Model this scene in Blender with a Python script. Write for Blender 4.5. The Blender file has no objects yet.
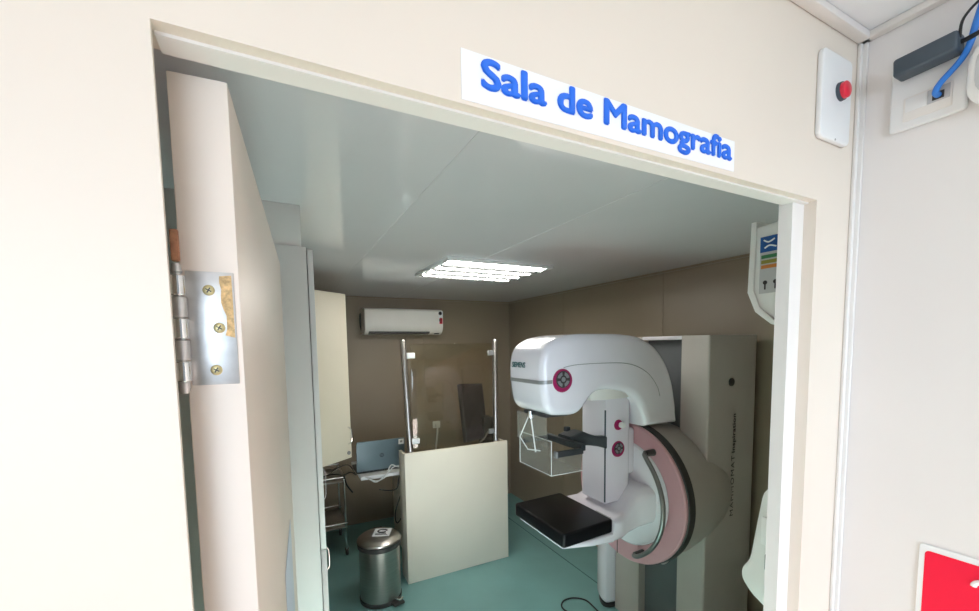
import bpy, bmesh, math, random
from mathutils import Vector, Matrix
from math import pi, sin, cos, radians as R
random.seed(4)
S = bpy.context.scene
COL = S.collection
EYE = 1.68            # eye height; everything below is laid out relative to the eye and lifted by EYE at the end
FL, CE = -1.68, 0.472  # floor and room ceiling
F0, F1 = 0.38, 0.415   # the two faces of the wall with the doorway
XR, XL, YB = 2.28, -0.28, 4.0
XC = 0.92              # corridor side wall

# ------------------------------------------------------------------ materials
def mat(name, col, rough=.5, metal=0., var=.06, scale=6., bump=0., bscale=60., spec=.5, coat=0., stretch=None):
    m = bpy.data.materials.new(name); m.use_nodes = True
    nt = m.node_tree; b = nt.nodes['Principled BSDF']
    b.inputs['Roughness'].default_value = rough; b.inputs['Metallic'].default_value = metal
    b.inputs['Specular IOR Level'].default_value = spec
    b.inputs['Coat Weight'].default_value = coat
    tc = nt.nodes.new('ShaderNodeTexCoord'); mp = nt.nodes.new('ShaderNodeMapping')
    nt.links.new(tc.outputs['Object'], mp.inputs['Vector'])
    if stretch: mp.inputs['Scale'].default_value = stretch
    n = nt.nodes.new('ShaderNodeTexNoise'); n.inputs['Scale'].default_value = scale; n.inputs['Detail'].default_value = 4
    nt.links.new(mp.outputs['Vector'], n.inputs['Vector'])
    r = nt.nodes.new('ShaderNodeValToRGB')
    r.color_ramp.elements[0].position = .3; r.color_ramp.elements[1].position = .7
    lo = [c * (1 - var) for c in col]; hi = [min(1, c * (1 + var)) for c in col]
    r.color_ramp.elements[0].color = (*lo, 1); r.color_ramp.elements[1].color = (*hi, 1)
    nt.links.new(n.outputs['Fac'], r.inputs['Fac']); nt.links.new(r.outputs['Color'], b.inputs['Base Color'])
    if bump:
        n2 = nt.nodes.new('ShaderNodeTexNoise'); n2.inputs['Scale'].default_value = bscale
        nt.links.new(mp.outputs['Vector'], n2.inputs['Vector'])
        bp = nt.nodes.new('ShaderNodeBump'); bp.inputs['Strength'].default_value = bump; bp.inputs['Distance'].default_value = .002
        nt.links.new(n2.outputs['Fac'], bp.inputs['Height']); nt.links.new(bp.outputs['Normal'], b.inputs['Normal'])
    return m
def emit(name, col, s):
    m = bpy.data.materials.new(name); m.use_nodes = True
    b = m.node_tree.nodes['Principled BSDF']
    b.inputs['Base Color'].default_value = (*col, 1)
    b.inputs['Emission Color'].default_value = (*col, 1); b.inputs['Emission Strength'].default_value = s
    return m
def glass(name, tint, ior=1.5, rough=.0, haze=0.):
    m = bpy.data.materials.new(name); m.use_nodes = True
    nt = m.node_tree; nt.nodes.clear()
    o = nt.nodes.new('ShaderNodeOutputMaterial'); mx = nt.nodes.new('ShaderNodeMixShader')
    t = nt.nodes.new('ShaderNodeBsdfTransparent'); t.inputs['Color'].default_value = (*tint, 1)
    g = nt.nodes.new('ShaderNodeBsdfGlossy'); g.inputs['Roughness'].default_value = rough
    lw = nt.nodes.new('ShaderNodeLayerWeight'); lw.inputs['Blend'].default_value = .5      # Schlick reflectance, same for both sides
    pw = nt.nodes.new('ShaderNodeMath'); pw.operation = 'POWER'; pw.inputs[1].default_value = 5
    f = nt.nodes.new('ShaderNodeMath'); f.operation = 'MULTIPLY_ADD'
    f0 = ((ior - 1) / (ior + 1)) ** 2; f.inputs[1].default_value = 1 - f0; f.inputs[2].default_value = f0
    nt.links.new(lw.outputs['Facing'], pw.inputs[0]); nt.links.new(pw.outputs[0], f.inputs[0])
    nt.links.new(f.outputs[0], mx.inputs[0]); nt.links.new(t.outputs[0], mx.inputs[1]); nt.links.new(g.outputs[0], mx.inputs[2])
    if haze:
        d = nt.nodes.new('ShaderNodeBsdfDiffuse'); d.inputs['Color'].default_value = (.85, .85, .83, 1)
        m2 = nt.nodes.new('ShaderNodeMixShader'); m2.inputs[0].default_value = haze
        nt.links.new(mx.outputs[0], m2.inputs[1]); nt.links.new(d.outputs[0], m2.inputs[2]); mx = m2
    nt.links.new(mx.outputs[0], o.inputs['Surface'])
    return m
M = dict(
    cream=mat('cream_wall_panel', (.79, .705, .605), .45, var=.02, scale=2),
    side=mat('corridor_side_panel', (.82, .785, .76), .45, var=.02, scale=2),
    trim=mat('cream_trim', (.82, .79, .75), .4, var=.02, scale=3),
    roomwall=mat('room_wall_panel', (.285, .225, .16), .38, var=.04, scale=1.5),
    ceil=mat('glossy_ceiling_panel', (.80, .765, .80), .09, var=.03, scale=1.2, bump=.05, bscale=2.5, spec=.6),
    cceil=mat('corridor_ceiling', (.86, .87, .88), .5, var=.02),
    floor=mat('teal_vinyl', (.225, .44, .425), .32, var=.08, scale=3, bump=.05, bscale=120),
    seam=mat('floor_seam', (.07, .17, .165), .6),
    cfloor=mat('corridor_vinyl', (.075, .07, .065), .4),
    door=mat('door_laminate', (.80, .71, .63), .42, var=.03, scale=3),
    wht=mat('white_plastic', (.82, .82, .81), .3, var=.02),
    whtsign=mat('white_vinyl_sheet', (.90, .90, .90), .4, var=.01),
    blue=mat('blue_vinyl', (.016, .165, .80), .4, var=.02),
    cab=mat('cabinet_laminate', (.80, .80, .80), .4, var=.02),
    board=mat('board_laminate', (.82, .735, .60), .45, var=.025, scale=2.5),
    steel=mat('brushed_steel', (.43, .40, .37), .3, 1, var=.08, scale=8, stretch=(1, 1, 14)),
    chrome=mat('chrome', (.78, .78, .77), .12, 1, var=.02),
    hinge=mat('worn_hinge_steel', (.60, .59, .58), .38, .85, var=.10, scale=60, bump=.05, bscale=200),
    rust=mat('rust_stain', (.62, .42, .20), .8, 0, var=.3, scale=300, bump=.3, bscale=400),
    brass=mat('yellow_screw', (.55, .46, .24), .4, .9, var=.15, scale=300),
    brown=mat('brown_rag', (.38, .18, .10), .8, var=.35, scale=150),
    enamel=mat('machine_enamel', (.83, .79, .84), .24, var=.015, coat=.3),
    greyen=mat('machine_grey', (.50, .445, .41), .42, var=.03),
    pink=mat('machine_pink', (.62, .34, .37), .38, var=.04),
    magenta=mat('magenta_pad', (.36, .012, .10), .3, var=.03),
    dark=mat('dark_rubber', (.045, .042, .04), .45, var=.1),
    channel=mat('dark_grey_column', (.13, .14, .145), .45, var=.05),
    black=mat('carbon_table_black', (.006, .006, .007), .30, var=.1, spec=.22),
    blackpl=mat('black_plastic', (.02, .022, .024), .38, var=.1),
    slate=mat('slate_plastic', (.05, .07, .09), .45, var=.08),
    armgrey=mat('arm_grey', (.03, .033, .036), .5, 0, var=.06),
    band=mat('grey_band', (.30, .30, .30), .35, .3, var=.04),
    railm=mat('dark_steel_rail', (.24, .235, .23), .28, .8, var=.04),
    key=mat('key_grey', (.25, .26, .27), .35, .2, var=.05),
    teal=mat('teal_letter', (.03, .14, .14), .4),
    ink=mat('dark_ink', (.03, .022, .025), .5),
    lap=mat('laptop_blue_grey', (.135, .19, .225), .4, .35, var=.04),
    red=mat('red_plastic', (.75, .02, .05), .3, var=.03),
    redsign=mat('red_sign_panel', (.92, .012, .05), .6, var=.02, spec=.2),
    bluecab=mat('blue_cable', (.03, .20, .66), .4, var=.05),
    cablew=mat('white_cable', (.75, .75, .73), .45),
    cableb=mat('black_cable', (.012, .013, .014), .45),
    acw=mat('air_conditioner_white', (.88, .84, .78), .4, var=.02),
    paper=mat('paper', (.60, .66, .76), .5, var=.03),
    yel=mat('yellow_edge', (.52, .50, .24), .5),
    navy=mat('navy_ink', (.015, .10, .36), .45), green=mat('green_ink', (.05, .22, .09), .5), orange=mat('orange_ink', (.62, .22, .05), .5),
    lblgrey=mat('label_grey', (.55, .55, .56), .5), olive=mat('olive_ink', (.30, .28, .05), .5),
    reflector=mat('aluminium_reflector', (.72, .76, .76), .22, .9, var=.03),
    louvre=mat('louvre_aluminium', (.30, .31, .31), .3, .9, var=.05),
    tube=emit('lit_tube', (1., .97, .91), 48.0),
    lead=glass('lead_glass', (.93, .91, .82), 1.75),
    clear=glass('clear_acrylic', (.93, .92, .89), 1.6, .03, .07),
)

# ------------------------------------------------------------------ mesh builder
class MB:
    def __init__(s): s.b = bmesh.new()
    def add(s, vs, fs):
        v = [s.b.verts.new(p) for p in vs]
        out = []
        for f in fs:
            try: out.append(s.b.faces.new([v[i] for i in f]))
            except ValueError: pass
        return v
    def box(s, x0, x1, y0, y1, z0, z1, bev=0., seg=2, mtx=None):
        t = bmesh.new(); bmesh.ops.create_cube(t, size=1)
        for v in t.verts:
            v.co = Vector(((x0 + x1) / 2 + v.co.x * (x1 - x0), (y0 + y1) / 2 + v.co.y * (y1 - y0), (z0 + z1) / 2 + v.co.z * (z1 - z0)))
        if bev: bmesh.ops.bevel(t, geom=list(t.edges), offset=bev, segments=seg, profile=.5, affect='EDGES')
        if mtx is not None: t.transform(mtx)
        s.merge(t); return s
    def merge(s, t):
        t.verts.index_update()
        v = [s.b.verts.new(p.co) for p in t.verts]
        for f in t.faces: s.b.faces.new([v[p.index] for p in f.verts])
        t.free()
    def rings(s, rings, cap=True, closed=False):
        """skin a list of equal-length closed rings"""
        V = [[s.b.verts.new(p) for p in r] for r in rings]
        n = len(V[0]); m = len(V)
        for i in range(m if closed else m - 1):
            a, b = V[i], V[(i + 1) % m]
            for j in range(n):
                try: s.b.faces.new((a[j], a[(j + 1) % n], b[(j + 1) % n], b[j]))
                except ValueError: pass
        if cap and not closed:
            s.b.faces.new(V[0][::-1]); s.b.faces.new(V[-1])
        return s
    def cyl(s, p0, p1, r0, r1=None, n=24):
        r1 = r0 if r1 is None else r1
        return s.turn(p0, p1, [(0, r0), (1, r1)], n)
    def turn(s, p0, p1, prof, n=32):
        """lathe: prof = [(t along p0-p1, radius)]"""
        p0, p1 = Vector(p0), Vector(p1); d = (p1 - p0); a = d.normalized()
        u = a.orthogonal().normalized(); w = a.cross(u)
        return s.rings([[p0 + d * t + (u * cos(2 * pi * k / n) + w * sin(2 * pi * k / n)) * max(r, 1e-5) for k in range(n)] for t, r in prof])
    def tube(s, pts, r, n=10, res=6, smooth=True):
        pts = [Vector(p) for p in pts]
        if smooth and len(pts) > 2:
            q = []
            for i in range(len(pts) - 1):
                a = pts[max(i - 1, 0)]; b = pts[i]; c = pts[i + 1]; d = pts[min(i + 2, len(pts) - 1)]
                for k in range(res):
                    t = k / res
                    q.append(.5 * ((2 * b) + (c - a) * t + (2 * a - 5 * b + 4 * c - d) * t * t + (-a + 3 * b - 3 * c + d) * t ** 3))
            q.append(pts[-1]); pts = q
        rings = []; u = None
        for i, p in enumerate(pts):
            t = (pts[min(i + 1, len(pts) - 1)] - pts[max(i - 1, 0)]).normalized()
            if u is None: u = t.orthogonal().normalized()
            else:
                u = (u - t * u.dot(t)); u = u.normalized() if u.length > 1e-6 else t.orthogonal().normalized()
            w = t.cross(u)
            rings.append([p + (u * cos(2 * pi * k / n) + w * sin(2 * pi * k / n)) * r for k in range(n)])
        return s.rings(rings)
    def prism(s, prof, axis, a, b, r=0., seg=4, ra=None):
        """closed 2-D outline extruded along an axis, its two rims rounded by r"""
        P = [Vector(p) for p in prof]; n = len(P)
        area = sum(P[i].x * P[(i + 1) % n].y - P[(i + 1) % n].x * P[i].y for i in range(n))
        if area < 0: P = P[::-1]
        N = []
        for i in range(n):
            e1 = (P[i] - P[i - 1]).normalized(); e2 = (P[(i + 1) % n] - P[i]).normalized()
            nn = Vector((-(e1.y + e2.y), e1.x + e2.x))
            nn = nn.normalized() if nn.length > 1e-6 else Vector((-e1.y, e1.x))
            N.append(nn)
        def put(p, t):
            return {'x': (t, p.x, p.y), 'y': (p.x, t, p.y), 'z': (p.x, p.y, t)}[axis]
        L = []
        if r:
            for k in range(seg + 1):
                th = pi / 2 * k / seg; L.append((a + r * (1 - sin(th)), r * (1 - cos(th))))
            L = [(a + r * (1 - cos(pi / 2 * k / seg)), r * (1 - sin(pi / 2 * k / seg))) for k in range(seg + 1)]
            L += [(b - r * (1 - cos(pi / 2 * k / seg)), r * (1 - sin(pi / 2 * k / seg))) for k in range(seg, -1, -1)]
        else: L = [(a, 0), (b, 0)]
        return s.rings([[put(P[i] + N[i] * ins, t) for i in range(n)] for t, ins in L])
    def build(s, name, m, parent=None, smooth=True, ang=35):
        bmesh.ops.remove_doubles(s.b, verts=s.b.verts, dist=1e-6)
        bmesh.ops.recalc_face_normals(s.b, faces=s.b.faces)
        me = bpy.data.meshes.new(name); s.b.to_mesh(me); s.b.free()
        me.materials.append(M[m] if isinstance(m, str) else m)
        if smooth:
            for p in me.polygons: p.use_smooth = True
            me.set_sharp_from_angle(angle=R(ang))
        o = bpy.data.objects.new(name, me); COL.objects.link(o)
        if parent is None:
            xs = [v.co for v in me.vertices]
            c = Vector(((min(v.x for v in xs) + max(v.x for v in xs)) / 2, (min(v.y for v in xs) + max(v.y for v in xs)) / 2, min(v.z for v in xs)))
            me.transform(Matrix.Translation(-c)); o.location = c
        else:
            w = world(parent); me.transform(w.inverted()); o.parent = parent
        return o
def world(o):
    m = Matrix.Translation(o.location) @ o.rotation_euler.to_matrix().to_4x4()
    return world(o.parent) @ m if o.parent else m
def tag(o, label, cat, group=None, kind=None):
    o['label'] = label; o['category'] = cat
    if group: o['group'] = group
    if kind: o['kind'] = kind
    return o
def thing(name, loc, label, cat, group=None):
    o = bpy.data.objects.new(name, None); COL.objects.link(o); o.location = loc; o.empty_display_size = .05
    return tag(o, label, cat, group)
def struct(o): o['kind'] = 'structure'; return o
def smooth_loop(pts, res=5):
    """closed Catmull-Rom through 2-D points"""
    P = [Vector(p) for p in pts]; n = len(P); q = []
    for i in range(n):
        a, b, c, d = P[i - 1], P[i], P[(i + 1) % n], P[(i + 2) % n]
        for k in range(res):
            t = k / res
            q.append(.5 * ((2 * b) + (c - a) * t + (2 * a - 5 * b + 4 * c - d) * t * t + (-a + 3 * b - 3 * c + d) * t ** 3))
    return q
def rrect(x0, x1, y0, y1, r, seg=5):
    q = []
    for cx, cy, a in ((x1 - r, y1 - r, 0), (x0 + r, y1 - r, 90), (x0 + r, y0 + r, 180), (x1 - r, y0 + r, 270)):
        for k in range(seg + 1):
            t = R(a + 90 * k / seg); q.append((cx + r * cos(t), cy + r * sin(t)))
    return q
def fillet(pts, rs, seg=5):
    """round the corners of a closed polygon; rs = radius per corner"""
    P = [Vector(p) for p in pts]; n = len(P); q = []
    for i in range(n):
        r = rs[i] if isinstance(rs, (list, tuple)) else rs
        if r <= 0: q.append(P[i]); continue
        a = (P[i - 1] - P[i]); b = (P[(i + 1) % n] - P[i]); la, lb = a.length, b.length
        a.normalize(); b.normalize(); r2 = min(r, la * .49, lb * .49)
        p0 = P[i] + a * r2; p1 = P[i] + b * r2
        for k in range(seg + 1):
            t = k / seg; q.append(p0 * (1 - t) ** 2 + P[i] * 2 * t * (1 - t) + p1 * t * t)
    return q
def text(name, s, m, parent, origin, right, up, width, height, depth=.0006, bold=0., spacing=1.):
    # bold > 0 thickens the strokes by welding shifted copies of the same outline
    """lettering whose outline box starts at origin and spans width x height"""
    cu = bpy.data.curves.new(name + '_curve', 'FONT'); cu.body = s; cu.size = 1; cu.extrude = 0 if bold else .02; cu.space_character = spacing
    cu.resolution_u = 4
    to = bpy.data.objects.new(name + '_curve', cu); COL.objects.link(to)
    bpy.context.view_layer.update()
    me = bpy.data.meshes.new_from_object(to.evaluated_get(bpy.context.evaluated_depsgraph_get()))
    bpy.data.objects.remove(to); bpy.data.curves.remove(cu)
    me.name = name
    if bold:
        bm0 = bmesh.new(); bm0.from_mesh(me); src = bm0.copy()
        for k in range(8):
            c = src.copy(); bmesh.ops.translate(c, verts=c.verts, vec=(bold * cos(k * pi / 4), bold * sin(k * pi / 4), -.1 * (k + 1)))
            tm = bpy.data.meshes.new('tmp'); c.to_mesh(tm); bm0.from_mesh(tm); c.free(); bpy.data.meshes.remove(tm)
        bm0.to_mesh(me); bm0.free(); src.free()
    xs = [v.co.x for v in me.vertices]; ys = [v.co.y for v in me.vertices]; zs = [v.co.z for v in me.vertices]
    x0, y0, z0 = min(xs), min(ys), min(zs); sx = width / (max(xs) - x0); sy = height / (max(ys) - y0); sz = depth / (max(zs) - z0)
    o_, r_, u_ = Vector(origin), Vector(right).normalized(), Vector(up).normalized(); n_ = r_.cross(u_)
    for v in me.vertices:
        v.co = o_ + r_ * ((v.co.x - x0) * sx) + u_ * ((v.co.y - y0) * sy) + n_ * ((v.co.z - z0) * sz)
    me.materials.clear(); me.materials.append(M[m])
    for p in me.polygons: p.material_index = 0
    o = bpy.data.objects.new(name, me); COL.objects.link(o)
    me.transform(world(parent).inverted()); o.parent = parent
    return o

# ------------------------------------------------------------------ camera (pose measured from the picture's vanishing points)
cam = bpy.data.cameras.new('camera'); co = bpy.data.objects.new('camera', cam); COL.objects.link(co)
FPX, PCY, yaw, pit, rol = 413.5, 377.7, 0.468842, -0.07742, -0.0144714
fw = Vector((sin(yaw) * cos(pit), cos(yaw) * cos(pit), sin(pit))); rt = Vector((cos(yaw), -sin(yaw), 0)); up = rt.cross(fw)
r2 = rt * cos(rol) + up * sin(rol); u2 = -rt * sin(rol) + up * cos(rol)
co.matrix_world = Matrix(((r2.x, u2.x, -fw.x, 0), (r2.y, u2.y, -fw.y, 0), (r2.z, u2.z, -fw.z, 0), (0, 0, 0, 1)))
cam.sensor_width = 36; cam.sensor_fit = 'HORIZONTAL'; cam.lens = FPX / 979 * 36
cam.shift_y = (PCY - 305.5) / 979; cam.clip_start = .02
S.camera = co

# ------------------------------------------------------------------ the setting
m = MB(); m.box(XL - .03, XR + .05, F1, YB + .05, FL - .03, FL); struct(m.build('floor', 'floor'))
m = MB(); m.box(-1.6, XC + .04, -1.25, F1, FL - .03, FL); struct(m.build('floor', 'cfloor'))
m = MB(); m.box(XL - .03, XR + .05, F1, YB + .05, CE, CE + .03); struct(m.build('ceiling', 'ceil'))
m = MB(); m.box(-1.6, XC + .04, -1.25, F0, .516, .546); struct(m.build('ceiling', 'cceil'))
m = MB(); m.box(XL - .03, XR + .05, YB, YB + .05, FL, CE); struct(m.build('wall_back', 'roomwall'))
m = MB(); m.box(XR, XR + .05, F1, YB, FL, CE); struct(m.build('wall_right', 'roomwall'))
m = MB(); m.box(XL - .03, XL, F1, YB, FL, CE); struct(m.build('wall_left', 'roomwall'))
DX0, DX1, DZ = -.0696, .802, .2314
m = MB()
m.box(-1.6, -.106, F0, F1, FL, .516); m.box(-.106, DX0, F0, F0 + .005, FL, .516); m.box(-.106, DX0, F0 + .005, F1, DZ, .516); m.box(DX0, DX1, F0, F1, DZ, .516); m.box(DX1, XR + .05, F0, F1, FL, .516)
struct(m.build('wall_front', 'cream'))
m = MB(); m.box(XC, XC + .04, -1.25, F0, FL, .516); struct(m.build('wall_corridor', 'side'))
# door stop on the right jamb, corner bead, cornice
m = MB(); m.box(.768, DX1, .3985, .42, FL, DZ); struct(m.build('trim_1', 'trim'))
m = MB(); m.box(XC - .012, XC, F0 - .006, F0, FL, .511, .002); m.box(XC - .006, XC, F0 - .012, F0, FL, .511, .002); struct(m.build('trim_2', 'trim'))
m = MB(); m.box(-1.6, XC, F0 - .018, F0, .504, .516, .003); m.box(XC - .016, XC, -1.25, F0, .504, .516, .003); struct(m.build('trim_3', 'trim'))
m = MB(); m.box(DX0, DX1, .392, F1, DZ - .0025, DZ); struct(m.build('trim_4', 'trim'))
# boxed duct between cabinet and ceiling
m = MB(); m.box(XL, .083, 1.535, 2.5, .337, CE, .003); struct(m.build('trim_5', 'cab'))
# joint covers of the room's wall panels and ceiling
m = MB()
for x in (.52, 1.30): m.box(x - .006, x + .006, YB - .003, YB, FL, CE)
struct(m.build('trim_6', 'roomwall'))
m = MB()
for y in (3.02, 1.95): m.box(XR - .003, XR, y - .007, y + .007, FL, CE)
m.box(XR - .012, XR, F1, YB, CE - .014, CE); m.box(XL, XR, YB - .012, YB, CE - .014, CE)
struct(m.build('trim_7', 'roomwall'))
m = MB()
for x in (.42, 1.02): m.box(x - .004, x + .004, F1, YB, CE - .0015, CE)
struct(m.build('trim_8', 'ceil'))
m = MB(); m.box(1.917, 1.925, F1, YB, FL, FL + .0012); struct(m.build('trim_9', 'seam'))

# ------------------------------------------------------------------ door leaf
dl = bpy.data.objects.new('door_1', None); COL.objects.link(dl); struct(dl)
dl.location = (-.070, .425, FL + .012); dl.rotation_euler = (0, 0, -R(2.9))
W = world(dl)
def loc(p): return W @ Vector(p)      # leaf space: x thickness, y along the leaf, z up
def lb(mb, x0, x1, y0, y1, z0, z1, bev=0.): mb.box(x0, x1, y0, y1, z0, z1, bev, 2, W); return mb
H = .223 - FL - .012
lb(MB(), 0, .042, 0, .81, 0, H, .0012).build('door_leaf', 'door', dl)
z0 = -FL - .012
hg = lb(MB(), .0035, .038, -.0016, .001, z0 - .0300, z0 + .0655, .0006).build('hinge', 'hinge', dl)
rp = [(.0365, z0 + .063)] + [(.0268 + .0035 * random.random() + .002 * (k / 9), z0 + .062 - .05 * k / 9) for k in range(10)] + [(.0368, z0 + .010)]
m = MB(); m.prism(rp, 'y', -.0019, -.0012)
for v in m.b.verts: v.co = W @ v.co
m.build('rust_patch', 'rust', hg, False)
for i in range(5):
    a = z0 - .026 + i * .0176
    MB().turn(loc((-.001, -.0055, a)), loc((-.001, -.0055, a + .0165)), [(0, .0052), (.04, .0058), (.96, .0058), (1, .0052)], 16).build('knuckle', 'hinge' if i % 2 else 'chrome', hg)
MB().turn(loc((-.001, -.0055, z0 - .036)), loc((-.001, -.0055, z0 + .070)), [(0, .003), (.03, .0042), (.09, .0042), (.1, .003), (.93, .003), (.94, .004), (1, .003)], 14).build('pin', 'hinge', hg)
lb(MB(), -.0045, .0015, -.0055, -.001, z0 + .072, z0 + .098, .0015).build('pin_wedge', 'brown', hg)
for (sx, sz) in ((.0195, .050), (.0255, .0185), (.0215, -.0175)):
    sc = MB().turn(loc((sx, -.0012, z0 + sz)), loc((sx, -.0026, z0 + sz)), [(0, .0046), (.6, .0044), (1, .0034)], 18).build('screw', 'brass', hg)
    for k in range(2):
        sl = MB(); sl.box(-.0024, .0024, -.0002, .0002, -.0005, .0005, 0, 2, W @ Matrix.Translation((sx, -.00275, z0 + sz)) @ Matrix.Rotation(R(30 + 90 * k), 4, 'Y')); sl.build('slot', 'dark', hg)
dl['label'] = 'cream door leaf opened into the room'
# lever handle on the far end, plastic pocket on the leaf
pk = MB(); pk.box(.0425, .0432, .36, .62, z0 - .80, z0 - .395, 0, 2, W)
pk = pk.build('paper_sheet', 'paper'); tag(pk, 'bluish paper sheet fixed low on the face of the open door', 'paper')
pe = MB(); pe.box(.0433, .0442, .36, .372, z0 - .80, z0 - .47, 0, 2, W); pe.build('edge_strip', 'yel', pk)

# ------------------------------------------------------------------ corridor side: sign, button, outlet, adapter, red sign
sg = thing('room_sign', (.374, F0, .236), 'white strip sign with bold blue lettering above the doorway', 'sign')
m = MB(); m.add([(.1668, F0 - .001, .2350), (.5810, F0 - .001, .2385), (.5810, F0 - .001, .2790), (.1668, F0 - .001, .2812),
                 (.1668, F0, .2350), (.5810, F0, .2385), (.5810, F0, .2790), (.1668, F0, .2812)],
                [(0, 1, 2, 3), (7, 6, 5, 4), (0, 4, 5, 1), (1, 5, 6, 2), (2, 6, 7, 3), (3, 7, 4, 0)])
m.build('backing', 'whtsign', sg, False)
text('lettering', 'Sala de Mamografia', 'blue', sg, (.1868, F0 - .0012, .2405), (1, 0, .004), (0, 0, 1), .388, .0385, .0011, .037, 1.0)

bt = thing('push_button', (.832, F0, .33), 'red push button on a white rounded plate beside the corridor corner', 'switch')
m = MB(); m.prism(rrect(.784, .876, .326, .462, .010), 'y', F0 - .009, F0, .003); m.build('cover_plate', 'wht', bt)
m = MB(); m.cyl((.838, F0 - .014, .405), (.838, F0 - .008, .405), .0140, .0145); m.build('collar', 'slate', bt)
m = MB(); m.turn((.838, F0 - .021, .405), (.838, F0 - .013, .405), [(0, .0006), (0, .0095), (.25, .0125), (1, .0125)]); m.build('button', 'red', bt)
m = MB(); m.cyl((.830, F0 - .0095, .329), (.830, F0 - .008, .329), .0016, n=10); m.build('screw', 'band', bt)

ol = thing('outlet_plate', (XC, .29, .335), 'white network outlet plate on the right corridor wall', 'outlet')
m = MB(); m.prism(rrect(.2465, .3335, .336, .437, .005), 'x', XC - .008, XC, .003); m.build('cover_plate', 'wht', ol)
m = MB(); m.prism(rrect(.2615, .3165, .3475, .3835, .002), 'x', XC - .0092, XC - .007, .0006); m.build('insert', 'trim', ol)
m = MB(); m.box(XC - .0100, XC - .0085, .289, .314, .361, .3815, .0005); m.build('blank_module', 'wht', ol)
m = MB(); m.box(XC - .0100, XC - .0085, .264, .2885, .361, .3815, .0005); m.build('socket_module', 'lblgrey', ol)
m = MB(); m.box(XC - .0104, XC - .0095, .270, .283, .3635, .3745); m.build('port', 'dark', ol)

ad = thing('power_adapter', (XC - .03, .29, .41), 'black oblong power adapter hanging above the outlet plate', 'adapter')
Mt = Matrix.Translation((XC - .026, .286, .424)) @ Matrix.Rotation(R(-2), 4, 'X') @ Matrix.Rotation(R(0), 4, 'Z')
m = MB(); m.box(-.0155, .0145, -.035, .035, -.0135, .0135, .004, 3, Mt); m.build('case', 'slate', ad)
m = MB(); m.tube([(XC - .026, .252, .425), (XC - .03, .240, .424), (XC - .035, .225, .424), (XC - .03, .20, .43)], .0032); m.build('cable', 'cableb', ad)
m = MB(); m.tube([(XC - .03, .252, .430), (XC - .045, .245, .447), (XC - .045, .225, .462), (XC - .03, .205, .455)], .0018); m.build('cord_loop', 'cableb', ad)
bc = MB(); bc.tube([(XC - .010, .2765, .369), (XC - .020, .2765, .371), (XC - .022, .271, .381), (XC - .022, .252, .401), (XC - .024, .243, .418), (XC - .024, .237, .45), (XC - .01, .228, .514)], .0042, 12)
tag(bc.build('network_cable', 'bluecab'), 'blue network cable plugged into the outlet plate', 'cable')
wd = thing('wall_device', (XC, .215, .33), 'white round-edged device at the right edge by the blue cable', 'device')  # device of unidentified kind, stood in for by a plain rounded case
m = MB(); m.prism(rrect(.144, .243, .325, .418, .030), 'x', XC - .035, XC, .010); m.build('case', 'wht', wd)
m = MB(); m.prism(rrect(.154, .233, .335, .408, .024), 'x', XC - .037, XC - .034, .001); m.build('front_panel', 'lblgrey', wd)

rs = thing('warning_sign', (XC, .19, -.56), 'red sign with white border on the right corridor wall', 'sign')
m = MB(); m.prism(rrect(.085, .2655, -.56, -.3300, .006), 'x', XC - .003, XC, .0008); m.build('border', 'whtsign', rs)
m = MB(); m.prism(rrect(.093, .2585, -.552, -.3395, .006), 'x', XC - .0036, XC - .0028); m.build('panel', 'redsign', rs)
m = MB(); m.tube([(XC - .0038, .2045 - .020 * (1 - cos(t)), -.372 + .012 * sin(t)) for t in [i * pi / 10 for i in range(11)]], .0036, 8); m.build('white_mark', 'whtsign', rs)

# ------------------------------------------------------------------ dispensers on the inner side of the doorway wall
XD = .95
dp = thing('towel_dispenser', (1.07, F1, .04), 'white dispenser with a coloured instruction label, hung high beside the doorway', 'dispenser')
prof = [(F1, .262), (F1 + .10, .254), (.565, .250), (.568, .11), (.552, .074), (.522, .050), (.47, .032), (F1, .030)]
m = MB(); m.prism(fillet([(p[0], p[1]) for p in prof], .006, 3), 'x', XD, XD + .25, .004); m.build('case', 'wht', dp)
rim = [(.562, .262), (.573, .262), (.577, .11), (.559, .066), (.525, .038), (.47, .020), (.47, .028), (.52, .047), (.549, .074), (.564, .115)]
m = MB(); m.prism(rim, 'x', XD - .004, XD + .254, .001); m.build('cover_rim', 'wht', dp)
lb_ = MB(); lb_.box(XD - .0012, XD, .455, .5535, .105, .226); lb_ = lb_.build('label', 'lblgrey', dp)
m = MB(); m.box(XD - .0018, XD - .001, .455, .5535, .193, .226); m.build('blue_header', 'navy', lb_)
m = MB(); m.tube([(XD - .002, .546, .2185), (XD - .002, .536, .2135), (XD - .002, .524, .2185)], .0017, 6); m.tube([(XD - .002, .544, .2015), (XD - .002, .534, .206), (XD - .002, .520, .2015)], .0017, 6); m.build('emblem', 'whtsign', lb_)
for z, c in ((.1795, 'green'), (.1685, 'olive'), (.158, 'orange')):
    m = MB(); m.box(XD - .0018, XD - .001, .455, .5505, z, z + .0075); m.build('text_bar', c, lb_)
for y in (.541, .520):
    m = MB(); m.cyl((XD - .002, y, .128), (XD - .001, y, .128), .0045, n=12); m.box(XD - .002, XD - .001, y - .0015, y + .0015, .113, .126); m.build('pictogram', 'ink', lb_)
ds = thing('soap_dispenser', (1.0, F1, -.585), 'white dispenser with a bulging lower lip, low beside the doorway', 'dispenser')
prof = [(F1, -.300), (.530, -.322), (.556, -.505), (.5735, -.530), (.574, -.556), (.552, -.583), (.50, -.610), (F1, -.615)]
m = MB(); m.prism(fillet(prof, [0, .03, .02, .02, .02, .02, .02, 0], 4), 'x', XD, XD + .13, .008); m.build('case', 'wht', ds)
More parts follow.
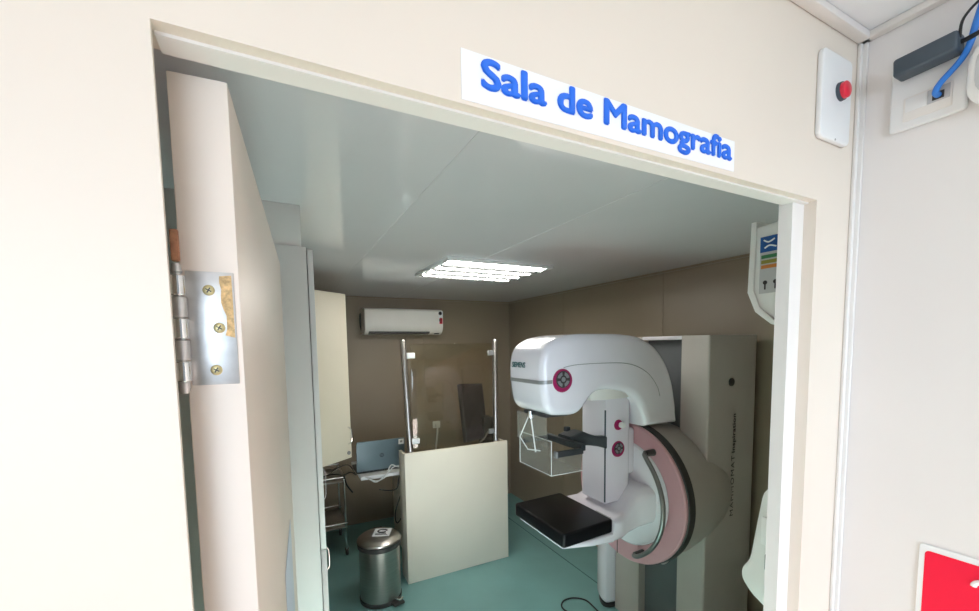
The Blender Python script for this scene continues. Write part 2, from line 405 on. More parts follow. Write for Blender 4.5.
m = MB(); m.box(XD - .004, XD + .004, .500, .530, -.455, -.390, .003); m.build('side_tab', 'whtsign', ds)
m = MB(); m.prism(rrect(.48, .520, -.515, -.470, .008), 'x', XD - .002, XD + .002, .0008); m.build('level_window', 'slate', ds)

# ------------------------------------------------------------------ ceiling luminaire
cl = thing('ceiling_light', (1.15, 2.365, CE), 'square four-tube louvred ceiling light set in the glossy ceiling', 'ceiling light')
cl.location.z = CE - .04
x0, x1, y0, y1 = .812, 1.488, 2.07, 2.66
m = MB()
for a in ((x0, x1, y0, y0 + .022), (x0, x1, y1 - .022, y1), (x0, x0 + .022, y0 + .022, y1 - .022), (x1 - .022, x1, y0 + .022, y1 - .022)): m.box(*a, CE - .018, CE, .002)
m.build('frame', 'wht', cl)
m = MB(); m.box(x0 + .02, x1 - .02, y0 + .02, y1 - .02, CE - .003, CE - .0005); m.build('reflector', 'reflector', cl)
bw = (y1 - y0 - .044) / 4
for i in range(4):
    yc = y0 + .022 + bw * (i + .5)
    m = MB(); m.cyl((x0 + .03, yc, CE - .013), (x1 - .03, yc, CE - .013), .0095, n=16); m.build('lamp_tube', 'tube', cl)
m = MB()
for i in range(1, 4):
    yc = y0 + .022 + bw * i
    m.prism([(yc - .022, CE - .003), (yc + .022, CE - .003), (yc + .015, CE - .0262), (yc - .015, CE - .0262)], 'x', x0 + .022, x1 - .022)
for k in range(1, 12):
    xx = x0 + .022 + (x1 - x0 - .044) * k / 12
    m.box(xx - .0015, xx + .0015, y0 + .022, y1 - .022, CE - .0262, CE - .0215)
m.build('louvre', 'louvre', cl)

# ------------------------------------------------------------------ air conditioner
ac = thing('air_conditioner', (1.055, YB, .118), 'white split air conditioner high on the back wall', 'air conditioner')
prof = [(YB, .118), (YB, .352), (3.815, .352), (3.797, .338), (3.795, .175), (3.825, .128), (3.87, .112)]
m = MB(); m.prism(fillet(prof, [0, 0, .01, .01, .03, .02, .02], 4), 'x', .689, 1.428, .008); m.build('body', 'acw', ac)
m = MB(); m.prism([(3.797, .142), (3.840, .120), (3.85, .116), (3.795, .128)], 'x', .725, 1.29); m.box(.725, 1.29, 3.800, 3.83, .124, .139); m.build('air_outlet', 'dark', ac)
lab = MB(); lab.box(1.383, 1.425, 3.7925, 3.7950, .212, .338); lab = lab.build('energy_label', 'whtsign', ac)
m = MB(); m.box(1.390, 1.420, 3.7915, 3.7925, .216, .27); m.build('red_field', 'red', lab)
m = MB(); m.cyl((1.399, 3.7915, .316), (1.399, 3.7928, .316), .017, n=20); m.box(1.400, 1.409, 3.791, 3.7925, .225, .275); m.box(1.388, 1.396, 3.791, 3.7925, .24, .262); m.build('black_print', 'ink', lab)
m = MB(); m.box(1.345, 1.385, 3.80, 3.825, .119, .127); m.build('receiver', 'blackpl', ac)
m = MB(); m.tube([(.70, 3.99, .30), (.683, 3.975, .30), (.683, 3.975, .20), (.70, 3.99, .15)], .008); m.build('pipe', 'dark', ac)

# ------------------------------------------------------------------ cabinets along the left wall
def arch_handle(mb, p0, p1, out, r=.004):
    p0, p1, out = Vector(p0), Vector(p1), Vector(out)
    mb.tube([p0, p0 + out * .8 + (p1 - p0) * .12, p0 + out + (p1 - p0) * .3, p0 + out + (p1 - p0) * .7, p0 + out * .8 + (p1 - p0) * .88, p1], r)
tc = thing('tall_cabinet', (-.08, 2.0, FL), 'tall pale cabinet standing behind the open door', 'cabinet')
m = MB(); m.box(XL + .003, .096, 1.53, 2.5, FL + .06, .337, .002); m.build('carcass', 'cab', tc)
m = MB(); m.box(XL + .003, .07, 1.55, 2.48, FL, FL + .06); m.build('plinth', 'slate', tc)
for (za, zb, ha, hb) in ((-.711, .330, -.548, -.425), (FL + .07, -.717, -.81, -.705 - .015)):
    for k in range(2):
        ya = 1.532 + .484 * k
        d = MB(); d.box(.0985, .1165, ya, ya + .480, za, zb, .0015); d = d.build('door', 'cab', tc)
        h = MB(); arch_handle(h, (.116, ya + .035, ha), (.116, ya + .035, hb), (.011, 0, 0), .0014); h.build('handle', 'chrome', d)
wc = thing('wall_cabinet', (-.08, 2.9, -.708), 'wall cabinet with one door swung open, right behind the tall cabinet', 'cabinet')
m = MB(); m.box(XL + .003, .11, 2.54, 3.24, -.706, .336, .002); m.build('carcass', 'cab', wc)
ca, sa = .788, .616
Dm = Matrix(((ca, -sa, 0, .112), (sa, ca, 0, 2.538), (0, 0, 1, 0), (0, 0, 0, 1)))
d = MB(); d.box(0, .35, 0, .018, -.708, .336, .002, 2, Dm); d = d.build('door', 'board', wc)
h = MB(); arch_handle(h, Dm @ Vector((.325, 0, -.615)), Dm @ Vector((.325, 0, -.505)), Dm.to_3x3() @ Vector((0, -.03, 0)), .004); h.build('handle', 'chrome', d)
h = MB(); h.cyl(Dm @ Vector((.323, -.006, -.672)), Dm @ Vector((.323, .002, -.672)), .012, n=20); h.build('lock', 'band', d)
d = MB(); d.box(.112, .130, 2.892, 3.238, -.704, .334, .002); d = d.build('door', 'board', wc)
h = MB(); arch_handle(h, (.130, 2.925, -.615), (.130, 2.925, -.505), (.03, 0, 0), .004); h.build('handle', 'chrome', d)

# ------------------------------------------------------------------ chrome trolley half hidden behind the cabinets
ct = thing('trolley', (.2, 3.6, FL), 'chrome two-shelf trolley half hidden behind the cabinets', 'trolley')
for (x, y) in ((.415, 3.43), (.415, 3.83), (-.02, 3.43), (-.02, 3.83)):
    l = MB(); l.cyl((x, y, FL + .05), (x, y, -1.04), .010, n=14); l = l.build('leg', 'chrome', ct)
    w = MB(); w.turn((x - .011, y, FL + .026), (x + .011, y, FL + .026), [(0, .018), (.15, .026), (.85, .026), (1, .018)], 20); w.box(x - .014, x + .014, y - .008, y + .008, FL + .045, FL + .06); w.build('castor', 'dark', l)
for z, c in ((-1.062, 'steel'), (-1.44, 'steel')):
    s_ = MB(); s_.box(-.03, .425, 3.42, 3.84, z - .012, z, .003); s_ = s_.build('shelf', c, ct)
    r_ = MB(); r_.tube([(-.03, 3.42, z + .03), (.425, 3.42, z + .03), (.425, 3.84, z + .03), (-.03, 3.84, z + .03), (-.03, 3.42, z + .03)], .006, 10, smooth=False); r_.build('guard_rail', 'chrome', s_)

# ------------------------------------------------------------------ operator desk, laptop, leads
DT = -.965
dk = thing('desk', (1.0, 3.3, FL), 'narrow white operator desk behind the protective screen', 'desk')
m = MB(); m.box(.500, 1.56, 3.13, 3.60, DT - .028, DT, .002); m.build('desk_top', 'wht', dk)
m = MB(); m.box(.84, .865, 3.14, 3.58, FL, DT - .029, .001); m.build('side_panel', 'board', dk)
m = MB(); m.box(1.52, 1.545, 3.14, 3.58, FL, DT - .029, .001); m.build('side_panel', 'board', dk)
m = MB(); m.box(.866, 1.519, 3.55, 3.57, -1.35, DT - .03); m.build('back_rail', 'board', dk)
lt = thing('laptop', (.66, 3.3, DT), 'open blue-grey laptop seen from behind at the desk end', 'laptop')
lt.rotation_euler = (0, 0, 0)
m = MB(); m.prism(rrect(.482, .850, 3.215, 3.445, .012), 'z', DT + .001, DT + .019, .004); b_ = m.build('keyboard_base', 'blackpl', lt)
m = MB()
for r in range(5):
    for c in range(13): m.box(.505 + c * .0232, .525 + c * .0232, 3.235 + r * .022, 3.254 + r * .022, DT + .0185, DT + .0205)
m.build('keys', 'ink', b_)
Lm = Matrix.Translation((.666, 3.212, DT + .016)) @ Matrix.Rotation(R(8), 4, 'X')
m = MB(); m.prism(rrect(-.184, .184, .0, .240, .010), 'y', -.006, .003, .002)
for v in m.b.verts: v.co = Lm @ v.co
lid = m.build('lid', 'lap', lt)
m = MB(); m.box(-.178, .178, .002, .0045, .006, .234, 0, 2, Lm); m.build('screen', 'black', lid)
m = MB(); m.box(-.14, .14, -.007, .006, -.012, .004, .003, 2, Lm); m.build('screen_hinge', 'blackpl', lid)
m = MB(); m.turn(Lm @ Vector((.005, -.0062, .118)), Lm @ Vector((.005, -.0075, .118)), [(0, .017), (1, .0165)], 28); bd = m.build('badge', 'slate', lid)
text('badge_letters', 'hp', 'lap', bd, Lm @ Vector((-.0055, -.0077, .107)), (1, 0, 0), Lm.to_3x3() @ Vector((0, 0, 1)), .021, .024, .0006, .0)
m = MB(); m.box(.134, .176, -.0070, -.0055, .190, .233, 0, 2, Lm); st = m.build('sticker', 'whtsign', lid)
m = MB(); m.box(.146, .164, -.0074, -.0065, .204, .220, 0, 2, Lm); m.build('sticker_print', 'band', st)
wcab = MB(); wcab.tube([(.52, 3.118, DT + .01), (.56, 3.10, DT - .02), (.61, 3.10, DT - .045), (.68, 3.105, DT + .005), (.72, 3.11, DT + .065), (.76, 3.11, DT + .05), (.81, 3.12, DT + .03), (.87, 3.14, DT + .012)], .0045, 8)
wcab.tube([(.53, 3.11, DT + .004), (.60, 3.098, DT - .035), (.67, 3.10, DT - .02), (.73, 3.105, DT + .045), (.80, 3.11, DT + .05)], .0040, 8)
tag(wcab.build('white_cable', 'cablew'), 'white cables tangled along the desk edge under the laptop', 'cable')
kb = MB()
kb.tube([(.83, 3.085, DT + .02), (.80, 3.08, DT + .03), (.77, 3.08, DT - .04), (.755, 3.08, DT - .11), (.70, 3.08, DT - .12), (.62, 3.085, DT - .10)], .0040, 8)
kb.tube([(.83, 3.08, DT + .03), (.81, 3.08, DT - .05), (.835, 3.075, DT - .18), (.80, 3.065, DT - .30), (.745, 3.07, DT - .38), (.735, 3.08, DT - .30), (.79, 3.085, DT - .14), (.82, 3.085, DT + .02)], .0036, 8)
tag(kb.build('black_cable', 'cableb'), 'black cables drooping in a loop from the desk beside the screen', 'cable')
k2 = MB()
k2.tube([(.475, 3.20, DT + .004), (.45, 3.30, DT - .0), (.41, 3.44, -1.02), (.33, 3.5, -1.02), (.22, 3.52, -1.045)], .0045, 8)
k2.tube([(.472, 3.22, DT + .01), (.44, 3.33, DT + .05), (.38, 3.46, -.96), (.30, 3.55, -1.04)], .004, 8)
k2.tube([(.415, 3.41, -1.02), (.43, 3.39, -1.09), (.47, 3.36, -1.15)], .006, 8)
tag(k2.build('laptop_lead', 'cableb'), 'black leads running from the laptop onto the trolley', 'cable')
pb = MB(); pb.box(.86, .90, 3.06, 3.12, DT, DT + .11, .005); tag(pb.build('power_supply', 'board'), 'small cream box on the desk between laptop and screen', 'power supply')

# ------------------------------------------------------------------ protective screen
Y0 = 2.772
ps = thing('radiation_screen', (1.14, Y0, FL), 'cream protective board with a glass pane between two steel posts', 'protective screen')
m = MB(); m.box(.738, 1.551, Y0, Y0 + .022, FL + .002, -.739, .0015); m.build('front_board', 'board', ps)
m = MB(); m.box(.738, .758, Y0 + .0225, 2.93, FL + .002, -.745, .0015); m.build('side_board', 'board', ps)
m = MB(); m.box(1.531, 1.551, Y0 + .0225, 2.93, FL + .002, -.745, .0015); m.build('side_board', 'board', ps)
for x, tx in ((.832, .762), (1.472, 1.480)):
    p_ = MB(); p_.turn((x, 2.822, FL + .002), (tx, 2.822, .048), [(0, .020), (.994, .020), (1, .016)], 20); p_.build('post', 'steel', ps)
m = MB(); m.box(.815, 1.445, 2.816, 2.828, -.80, .02, .001); m.build('glass_pane', 'lead', ps)
for (xa, xb, z) in ((.785, .845, -.062), (.80, .862, -.668), (1.415, 1.47, -.055), (1.415, 1.47, -.66)):
    c_ = MB(); c_.box(xa, xb, 2.808, 2.836, z - .020, z + .020, .006, 3); c_.build('glass_clip', 'wht' if xa < 1 else 'band', ps)
ck = MB(); ck.tube([(1.556, 2.80, -.80), (1.562, 2.80, -.95), (1.573, 2.81, -1.10), (1.562, 2.81, -1.2), (1.57, 2.83, -1.35)], .004, 8)
tag(ck.build('black_cable', 'cableb'), 'thin black cable hanging down the right edge of the board', 'cable')

# wall socket with white plug behind the glass
sk = thing('wall_socket', (1.405, YB, -.86), 'white wall socket seen through the glass pane', 'socket')
m = MB(); m.prism(rrect(1.365, 1.445, -.835, -.765, .008), 'y', YB - .012, YB, .003); m.build('cover_plate', 'wht', sk)
m = MB(); m.box(1.385, 1.425, YB - .045, YB - .010, -.825, -.785, .006); m.build('plug', 'wht', sk)
m = MB(); m.tube([(1.402, YB - .04, -.825), (1.395, YB - .05, -.90), (1.375, YB - .05, -1.05), (1.36, YB - .05, -1.25)], .009, 10); m.build('cable', 'cablew', sk)

# monitor behind the glass
mo = thing('monitor', (1.55, 3.25, DT), 'black monitor tilted on the desk behind the glass', 'monitor')
Mm = Matrix.Translation((1.37, 3.16, -.815)) @ Matrix.Rotation(R(33), 4, 'Z') @ Matrix.Rotation(R(-9), 4, 'X') @ Matrix.Rotation(R(4), 4, 'Y')
m = MB(); m.prism(rrect(0, .36, 0, .50, .012), 'y', -.006, .03, .006)
for v in m.b.verts: v.co = Mm @ v.co
hs = m.build('housing', 'blackpl', mo)
m = MB(); m.box(.018, .342, -.0075, -.0055, .022, .480, 0, 2, Mm); m.build('screen', 'black', hs)
m = MB(); m.box(.05, .25, .028, .055, .10, .38, .012, 2, Mm); m.build('back_cover', 'blackpl', hs)
m = MB(); m.tube([Mm @ Vector((.16, .05, .22)), (1.60, 3.36, -.60), (1.64, 3.34, -.70), (1.64, 3.34, -.94)], .022, 12, smooth=False); m.build('stand_arm', 'blackpl', mo)
m = MB(); m.prism(rrect(1.50, 1.70, 3.24, 3.44, .03), 'z', DT - .0, DT + .022, .006); m.build('stand_base', 'blackpl', mo)
m = MB(); m.box(1.60, 1.70, 3.28, 3.40, DT + .0225, -.64, .008); m.build('control_box', 'blackpl', mo)
m = MB(); m.tube([(1.44, 3.16, DT + .01), (1.50, 3.17, -.84), (1.56, 3.19, -.80), (1.62, 3.24, -.76)], .008, 8); m.build('cable', 'band', mo)
m = MB(); m.box(1.45, 1.75, 3.14, 3.46, DT - .03, DT - .001, .002); m.build('desk_extension', 'wht', dk)

# ------------------------------------------------------------------ pedal bin
bx, by = .535, 2.72
bn = thing('pedal_bin', (bx, by, FL), 'brushed steel pedal bin with a sticker on its lid', 'bin')
m = MB(); m.turn((bx, by, FL + .002), (bx, by, FL + .03), [(0, .136), (.8, .138), (1, .134)], 40); m.build('base_ring', 'dark', bn)
m = MB(); m.turn((bx, by, FL + .03), (bx, by, FL + .365), [(0, .132), (1, .132)], 48); m.build('body', 'steel', bn)
m = MB(); m.turn((bx, by, FL + .365), (bx, by, FL + .400), [(0, .134), (.2, .140), (.9, .140), (1, .134)], 48); m.build('rim', 'dark', bn)
m = MB(); m.turn((bx, by, FL + .400), (bx, by, FL + .452), [(0, .138), (.12, .144), (.3, .142), (.6, .124), (.85, .088), (1, .03), (1, .001)], 48); ld = m.build('lid', 'steel', bn)
lz = FL + .449
Sm = Matrix.Translation((bx + .02, by - .01, lz)) @ Matrix.Rotation(R(-24), 4, 'Z')
m = MB(); m.box(-.055, .055, -.055, .055, -.0, .0035, .0, 2, Sm); st = m.build('sticker', 'whtsign', ld)
m = MB(); m.tube([Sm @ Vector((.030 * cos(t), .012 + .022 * sin(t), .004)) for t in [R(a) for a in range(20, 321, 20)]], .0055, 6); m.box(-.04, .04, -.042, -.034, .003, .0042, 0, 2, Sm); m.box(-.04, .03, -.029, -.021, .003, .0042, 0, 2, Sm); m.build('sticker_print', 'ink', st)
Pm = Matrix.Translation((bx + .02, by - .115, FL)) @ Matrix.Rotation(R(15), 4, 'Z')
m = MB(); m.box(.01, .085, -.07, .0, .012, .028, .005, 2, Pm); m.build('pedal', 'dark', bn)
m = MB(); m.tube([Pm @ Vector((.03, -.01, .05)), Pm @ Vector((.05, -.06, .045)), Pm @ Vector((.08, -.05, .045))], .006); m.build('pedal_bar', 'chrome', bn)
m = MB(); m.box(-.03, .03, -.012, .012, 0, .02, .004, 2, Matrix.Translation((bx + .02, by + .138, FL + .405))); m.build('lid_hinge', 'dark', bn)

# ------------------------------------------------------------------ mammography machine
YC, ZC = 1.57, -.77
mm = thing('mammography_unit', (1.75, YC, FL), 'large white mammography machine with a pink ring and black table', 'medical machine')
# stand column
TX, TB, TN, TF, TT = 1.83, 2.22, 1.286, 1.90, .036
m = MB(); m.prism(fillet([(TX, TN), (TB, TN), (TB, 1.44), (TX, 1.44)], [.012, .03, 0, 0], 4), 'z', FL + .002, TT, .004); cn = m.build('column_cover', 'greyen', mm)
m = MB(); m.prism(fillet([(TX, 1.70), (TB, 1.70), (TB, TF), (TX, TF)], [0, 0, .03, .02], 4), 'z', FL + .002, TT, .004); m.build('column_cover', 'greyen', mm)
m = MB(); m.box(TX + .05, TB, 1.441, 1.699, FL + .002, TT - .02); ch = m.build('column_channel', 'channel', mm)
m = MB(); m.box(TX, TX + .05, 1.441, 1.699, TT - .020, TT, .002); m.build('channel_cap', 'enamel', mm)
m = MB(); m.prism(smooth_loop([(1.51, -1.10), (1.64, -1.10), (1.645, -1.17), (1.60, -1.235), (1.55, -1.235), (1.512, -1.17)], 5), 'x', TX + .030, TX + .052, .006); m.build('channel_plate', 'greyen', ch)
m = MB(); m.prism(smooth_loop([(1.80, 1.905), (2.14, 1.905), (2.17, 1.98), (2.10, 2.10), (1.92, 2.10), (1.81, 2.03)], 6), 'z', FL + .02, -1.02, .04, 5); m.build('rear_cover', 'enamel', mm)
m = MB(); m.prism(smooth_loop([(1.805, 1.91), (2.14, 1.91), (2.16, 1.98), (2.10, 2.09), (1.92, 2.09), (1.815, 2.02)], 6), 'z', FL + .001, FL + .022); m.build('rear_foot', 'dark', mm)
m = MB(); m.cyl((2.0, TN - .006, -.198), (2.0, TN + .001, -.198), .020, n=24); m.build('screw_cap', 'dark', cn)
text('lettering', 'MAMMOMAT', 'ink', cn, (2.045, TN - .0012, -.890), (0, 0, 1), (-1, 0, 0), .315, .026, .0006, .0, 1.2)
text('lettering_bold', 'Inspiration', 'ink', cn, (2.053, TN - .0012, -.560), (0, 0, 1), (-1, 0, 0), .200, .034, .0015, .022, 1.05)
# gantry drum
m = MB(); m.turn((1.640, YC, ZC), (2.10, YC, ZC), [(0, .355), (.02, .362), (.25, .354), (.5, .336), (.75, .305), (1, .255)], 72); m.build('gantry_drum', 'greyen', mm)
m = MB(); m.turn((1.597, YC, ZC), (1.650, YC, ZC), [(0, .360), (.15, .369), (.85, .370), (1, .362)], 72); m.build('gantry_ring', 'dark', mm)
def annulus(mb, x0, x1, ra, rb, n=72, lip=.006):
    V = []
    for (x, r) in ((x0 + lip, rb), (x0, rb - lip), (x0, ra + .001), (x1, ra), (x1, rb)):
        V.append([(x, YC + r * cos(2 * pi * k / n), ZC + r * sin(2 * pi * k / n)) for k in range(n)])
    return mb.rings(V, closed=True)
annulus(MB(), 1.583, 1.6, .272, .364).build('pink_ring', 'pink', mm)
m = MB(); m.turn((1.574, YC, ZC), (1.6, YC, ZC), [(0, .262), (.3, .271), (1, .271)], 72); m.build('gantry_face', 'enamel', mm)
m = MB(); m.box(1.5815, 1.584, 1.62, 1.624, ZC - .36, ZC - .27); m.build('ring_joint', 'dark', mm)
# rail handle (near side, below the column)
def gp(a, r, x): return (x, YC - r * cos(a), ZC + r * sin(a))
pts = [gp(R(54), .305, 1.575), gp(R(54), .305, 1.525), gp(R(49), .306, 1.512)] + [gp(R(a), .308, 1.505) for a in range(38, -59, -8)] + [gp(R(-63), .306, 1.512), gp(R(-66), .305, 1.525), gp(R(-66), .305, 1.575)]
m = MB(); m.tube(pts, .011, 12, 4); m.build('rail_handle', 'railm', mm)
for a in (54, -66):
    m = MB(); m.turn(gp(R(a), .305, 1.528), gp(R(a), .305, 1.586), [(0, .015), (1, .017)], 16); m.build('rail_mount', 'dark', mm)
# tube head and C-arm: one continuous casing
prof = [(.990, -.302), (.968, -.17), (.966, -.08), (.985, -.01), (1.05, .030), (1.16, .046), (1.40, .046), (1.53, .034), (1.635, -.012), (1.715, -.095), (1.765, -.20),
        (1.790, -.32), (1.793, -.405), (1.575, -.405), (1.562, -.36), (1.535, -.293), (1.49, -.245), (1.43, -.222), (1.34, -.208), (1.255, -.212), (1.165, -.312)]
P = fillet(prof, [.07] + [.05] * 10 + [.03, 0, 0, .03, .04, .04, .04, .03, .05, .045], 6)
m = MB(); m.prism(P, 'y', 1.425, 1.715, .034, 6); hd = m.build('tube_head', 'enamel', mm, ang=50)
# side seam line on the near face, following the casing
seam = [(1.075, -.098), (1.15, -.088), (1.30, -.086), (1.42, -.090), (1.51, -.110), (1.585, -.150), (1.64, -.21), (1.66, -.26)]
m = MB(); m.tube([(x, 1.425, z) for x, z in seam], .0016, 6); m.build('casing_seam', 'band', hd)
# grey band round the nose
def nose(y0, y1, r, off):
    """plan outline of the nose strip at fixed height, from far side round the front to the near side"""
    xf = .9665 - off; q = [(1.09, y1 + off), (xf + r, y1 + off)]
    q += [(xf + r - r * sin(t), y1 + off - r + r * cos(t)) for t in [pi / 2 * k / 6 for k in range(1, 7)]]
    q += [(xf + r - r * cos(t), y0 - off + r - r * sin(t)) for t in [pi / 2 * k / 6 for k in range(0, 6)]]
    q += [(xf + r, y0 - off), (1.017, y0 - off)]
    return q
def strip(mb, zt0, zb0, tilt, off):
    A = nose(1.425, 1.715, .040, off); B = nose(1.425, 1.715, .040, -.004)
    V = []
    for (a, b) in zip(A, B):
        k = tilt * (a[0] - .97)
        V.append([(a[0], a[1], zt0 + k), (a[0], a[1], zb0 + k), (b[0], b[1], zb0 + k), (b[0], b[1], zt0 + k)])
    mb.rings(V); return mb
strip(MB(), -.150, -.166, .05, .0012).build('nose_band', 'band', hd)
text('lettering', 'SIEMENS', 'teal', hd, (.9625, 1.668, -.1005), (.02, -1, -.00), (.12, 0, 1), .112, .025, .0015, .02)
def pad(cx, cz, yn, r, parent, cy_big=.008, keys=True):
    p_ = MB(); p_.turn((cx, yn - .005, cz), (cx, yn + .012, cz), [(0, r * .94), (.3, r), (1, r)], 32); p_ = p_.build('keypad', 'magenta', parent)
    if keys:
        k_ = MB(); k_.turn((cx, yn - .0068, cz + r * .10), (cx, yn - .004, cz + r * .10), [(0, r * .70), (1, r * .73)], 28); k_ = k_.build('key_ring', 'dark', p_)
        for a in range(4):
            q = MB(); aa = R(45 + 90 * a)
            pr = [(cx + r * rr * cos(t), cz + r * .10 + r * rr * sin(t)) for rr, ts in ((.62, (-.55, -.2, .2, .55)), (.36, (.5, 0, -.5))) for t in [aa + v for v in ts]]
            q.prism(pr, 'y', yn - .0085, yn - .006); q.build('key', 'key', k_)
        q = MB(); q.cyl((cx, yn - .0085, cz + r * .10), (cx, yn - .006, cz + r * .10), r * .2, n=16); q.build('key', 'key', k_)
    return p_
pad(1.070, -.153, 1.425, .051, hd)
m = MB(); m.box(1.02, 1.14, 1.48, 1.66, -.318, -.303, .003); m.build('collimator_plate', 'dark', hd)
# compression column
m = MB(); m.prism(fillet([(1.372, 1.49), (1.372, 1.670), (1.54, 1.670), (1.54, 1.49)], [.006, .02, .01, .03], 5), 'z', -.775, -.256, .006); cc = m.build('compression_column', 'enamel', mm)
m = MB(); m.prism([(1.26, 1.47), (1.33, 1.455), (1.45, 1.455), (1.53, 1.48), (1.53, 1.66), (1.45, 1.68), (1.33, 1.68), (1.26, 1.66)], 'z', -.258, -.200); m.build('column_collar', 'trim', cc)
m = MB(); m.box(1.3695, 1.3735, 1.4885, 1.4955, -.765, -.315); m.build('guide_slot', 'slate', cc)
k1 = pad(1.452, -.393, 1.49, .026, cc, keys=False)
m = MB(); m.turn((1.464, 1.462, -.393), (1.464, 1.486, -.393), [(0, .002), (.1, .012), (.4, .015), (1, .014)], 24); m.build('knob', 'wht', k1)
pad(1.452, -.512, 1.49, .040, cc)
# shoulder between column and gantry, support arm and detector table
m = MB(); m.box(1.50, 1.585, 1.505, 1.645, -.66, -.42, .02, 3); m.build('column_mount', 'enamel', mm)
def sect(x, y0, y1, z0, z1, r):
    return [(x, p[0], p[1]) for p in rrect(y0, y1, z0, z1, r, 5)]
m = MB(); m.rings([sect(1.050, 1.395, 1.75, -.880, -.866, .005), sect(1.20, 1.380, 1.77, -.900, -.866, .012), sect(1.330, 1.385, 1.76, -.915, -.866, .016), sect(1.336, 1.385, 1.76, -.915, -.808, .022),
                   sect(1.40, 1.392, 1.752, -.918, -.802, .030), sect(1.45, 1.405, 1.745, -.912, -.778, .035), sect(1.49, 1.40, 1.745, -.905, -.735, .045), sect(1.515, 1.39, 1.75, -.895, -.708, .05), sect(1.535, 1.375, 1.76, -.885, -.698, .05), sect(1.58, 1.36, 1.77, -.875, -.692, .05)])
m.build('support_arm', 'enamel', mm, ang=60)
m = MB(); m.prism(fillet([(1.030, 1.365), (1.030, 1.775), (1.328, 1.790), (1.328, 1.385)], .02, 5), 'z', -.863, -.800, .010, 4); tb = m.build('detector_table', 'black', mm)
m = MB(); m.box(1.318, 1.326, 1.40, 1.50, -.8005, -.7992); m.build('table_marking', 'band', tb)
# compression paddle
pd = MB()
X0, X1, YA, YZ, ZB, ZT = 1.022, 1.19, 1.44, 1.70, -.566, -.415
t_ = .003
pd.box(X0, X1, YA, YZ, ZB, ZB + t_); pd.box(X0, X0 + t_, YA, YZ, ZB, ZT); pd.box(X0, X1, YA, YA + t_, ZB, ZT - .06); pd.box(X0, X1, YZ - t_, YZ, ZB, ZT - .02)
pd = pd.build('compression_paddle', 'clear', mm, False)
m = MB()
for (a, b) in (((X0, YA, ZB), (X0, YA, ZT)), ((X0, YZ, ZB), (X0, YZ, ZT)), ((X0, YA, ZB), (X0, YZ, ZB)), ((X0, YA, ZB), (X1, YA, ZB)), ((X0, YA, ZT), (X0, YZ, ZT))): m.cyl(a, b, .0018, n=8)
m.build('paddle_rim', 'cablew', pd)
pf = MB(); pf.box(X1 - .012, X1 + .012, 1.43, 1.70, -.475, -.445, .003); pf.box(1.045, X1, 1.430, 1.448, -.488, -.462, .003); pf.box(1.045, X1, 1.692, 1.71, -.475, -.450, .003)
pf = pf.build('paddle_frame', 'armgrey', pd)
m = MB(); m.box(1.040, 1.05, 1.4285, 1.4495, -.4895, -.4605, .002); m.build('frame_cap', 'band', pf)
m = MB(); m.rings([[(x, y + dy, z + dz) for dy, dz in rrect(-w, w, -h, h, min(w, h) * .4, 3)] for x, y, z, w, h in ((1.19, 1.57, -.455, .05, .025), (1.23, 1.57, -.45, .05, .030), (1.27, 1.565, -.447, .045, .034), (1.30, 1.55, -.455, .035, .028), (1.34, 1.52, -.465, .024, .024), (1.374, 1.50, -.47, .018, .030))])
m.build('paddle_clamp', 'armgrey', pd)
m = MB(); m.box(1.225, 1.25, 1.60, 1.625, -.425, -.400, .004); m.build('clamp_knob', 'armgrey', pd)
fs = MB(); fs.box(1.008, 1.011, 1.455, 1.70, -.44, -.315); fs.box(1.008, 1.17, 1.698, 1.701, -.44, -.315); fs = fs.build('face_shield', 'clear', mm, False)
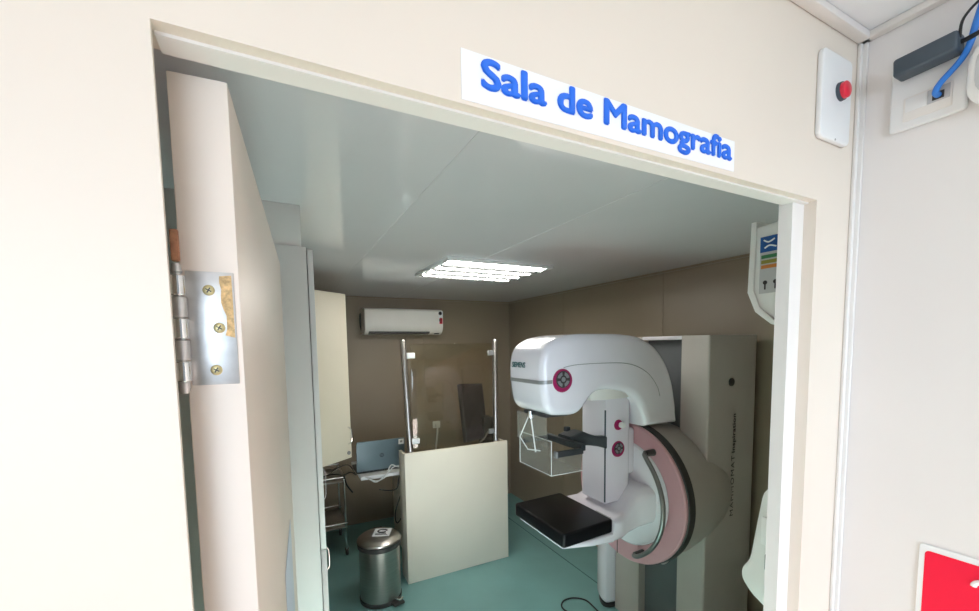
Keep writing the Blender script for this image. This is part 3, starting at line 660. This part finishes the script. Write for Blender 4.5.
m = MB(); m.tube([(1.004, 1.585, -.315), (1.004, 1.67, -.435), (1.004, 1.60, -.48), (1.004, 1.50, -.465)], .003, 8, smooth=False); m.tube([(1.004, 1.575, -.315), (1.004, 1.535, -.48)], .003, 8); m.build('shield_wire', 'cablew', fs)
m = MB(); m.turn((1.006, 1.58, -.330), (1.006, 1.58, -.300), [(0, .012), (1, .010)], 16); m.build('shield_hook', 'chrome', fs)
# foot cord on the floor
fc = MB(); fc.tube([(1.60, 1.86, FL + .005), (1.545, 1.97, FL + .005), (1.535, 2.05, FL + .005), (1.585, 2.10, FL + .005), (1.66, 2.095, FL + .005), (1.715, 2.04, FL + .005), (1.715, 1.96, FL + .005), (1.70, 1.85, FL + .005)], .005, 8)
tag(fc.build('floor_cable', 'cableb'), 'black cable curled in a loop on the teal floor', 'cable')

# ------------------------------------------------------------------ light
w = bpy.data.worlds.new('world'); S.world = w; w.use_nodes = True
bg = w.node_tree.nodes['Background']; bg.inputs[0].default_value = (.84, .92, 1.0, 1); bg.inputs[1].default_value = .37
sun = bpy.data.lights.new('daylight', 'SUN'); sun.energy = 2.15; sun.angle = R(36); sun.color = (.68, .84, 1.0)
so = bpy.data.objects.new('daylight', sun); COL.objects.link(so)
az, el = R(22), R(3)      # soft daylight from the open side behind the camera
so.rotation_euler = Vector((sin(az) * cos(el), cos(az) * cos(el), -sin(el))).to_track_quat('-Z', 'Y').to_euler()

s2 = bpy.data.lights.new('sun', 'SUN'); s2.energy = 46.0; s2.angle = R(1); s2.color = (1.0, .86, .80)
o2 = bpy.data.objects.new('sun', s2); COL.objects.link(o2)
az, el = R(4), R(39)       # sunlight falling past the corridor's roof edge on to the floor inside the doorway
o2.rotation_euler = Vector((sin(az) * cos(el), cos(az) * cos(el), -sin(el))).to_track_quat('-Z', 'Y').to_euler()

# lift the whole place so that the floor lies at z = 0
bpy.context.view_layer.update()
for o in list(S.objects):
    if o.parent is None:
        if o is co: o.matrix_world = Matrix.Translation((0, 0, EYE)) @ o.matrix_world
        else: o.location.z += EYE
vs = S.view_settings
vs.view_transform = 'Standard'; vs.look = 'None'; vs.gamma = 1; vs.exposure = .2
try: vs.use_curve_mapping = False
except Exception: pass
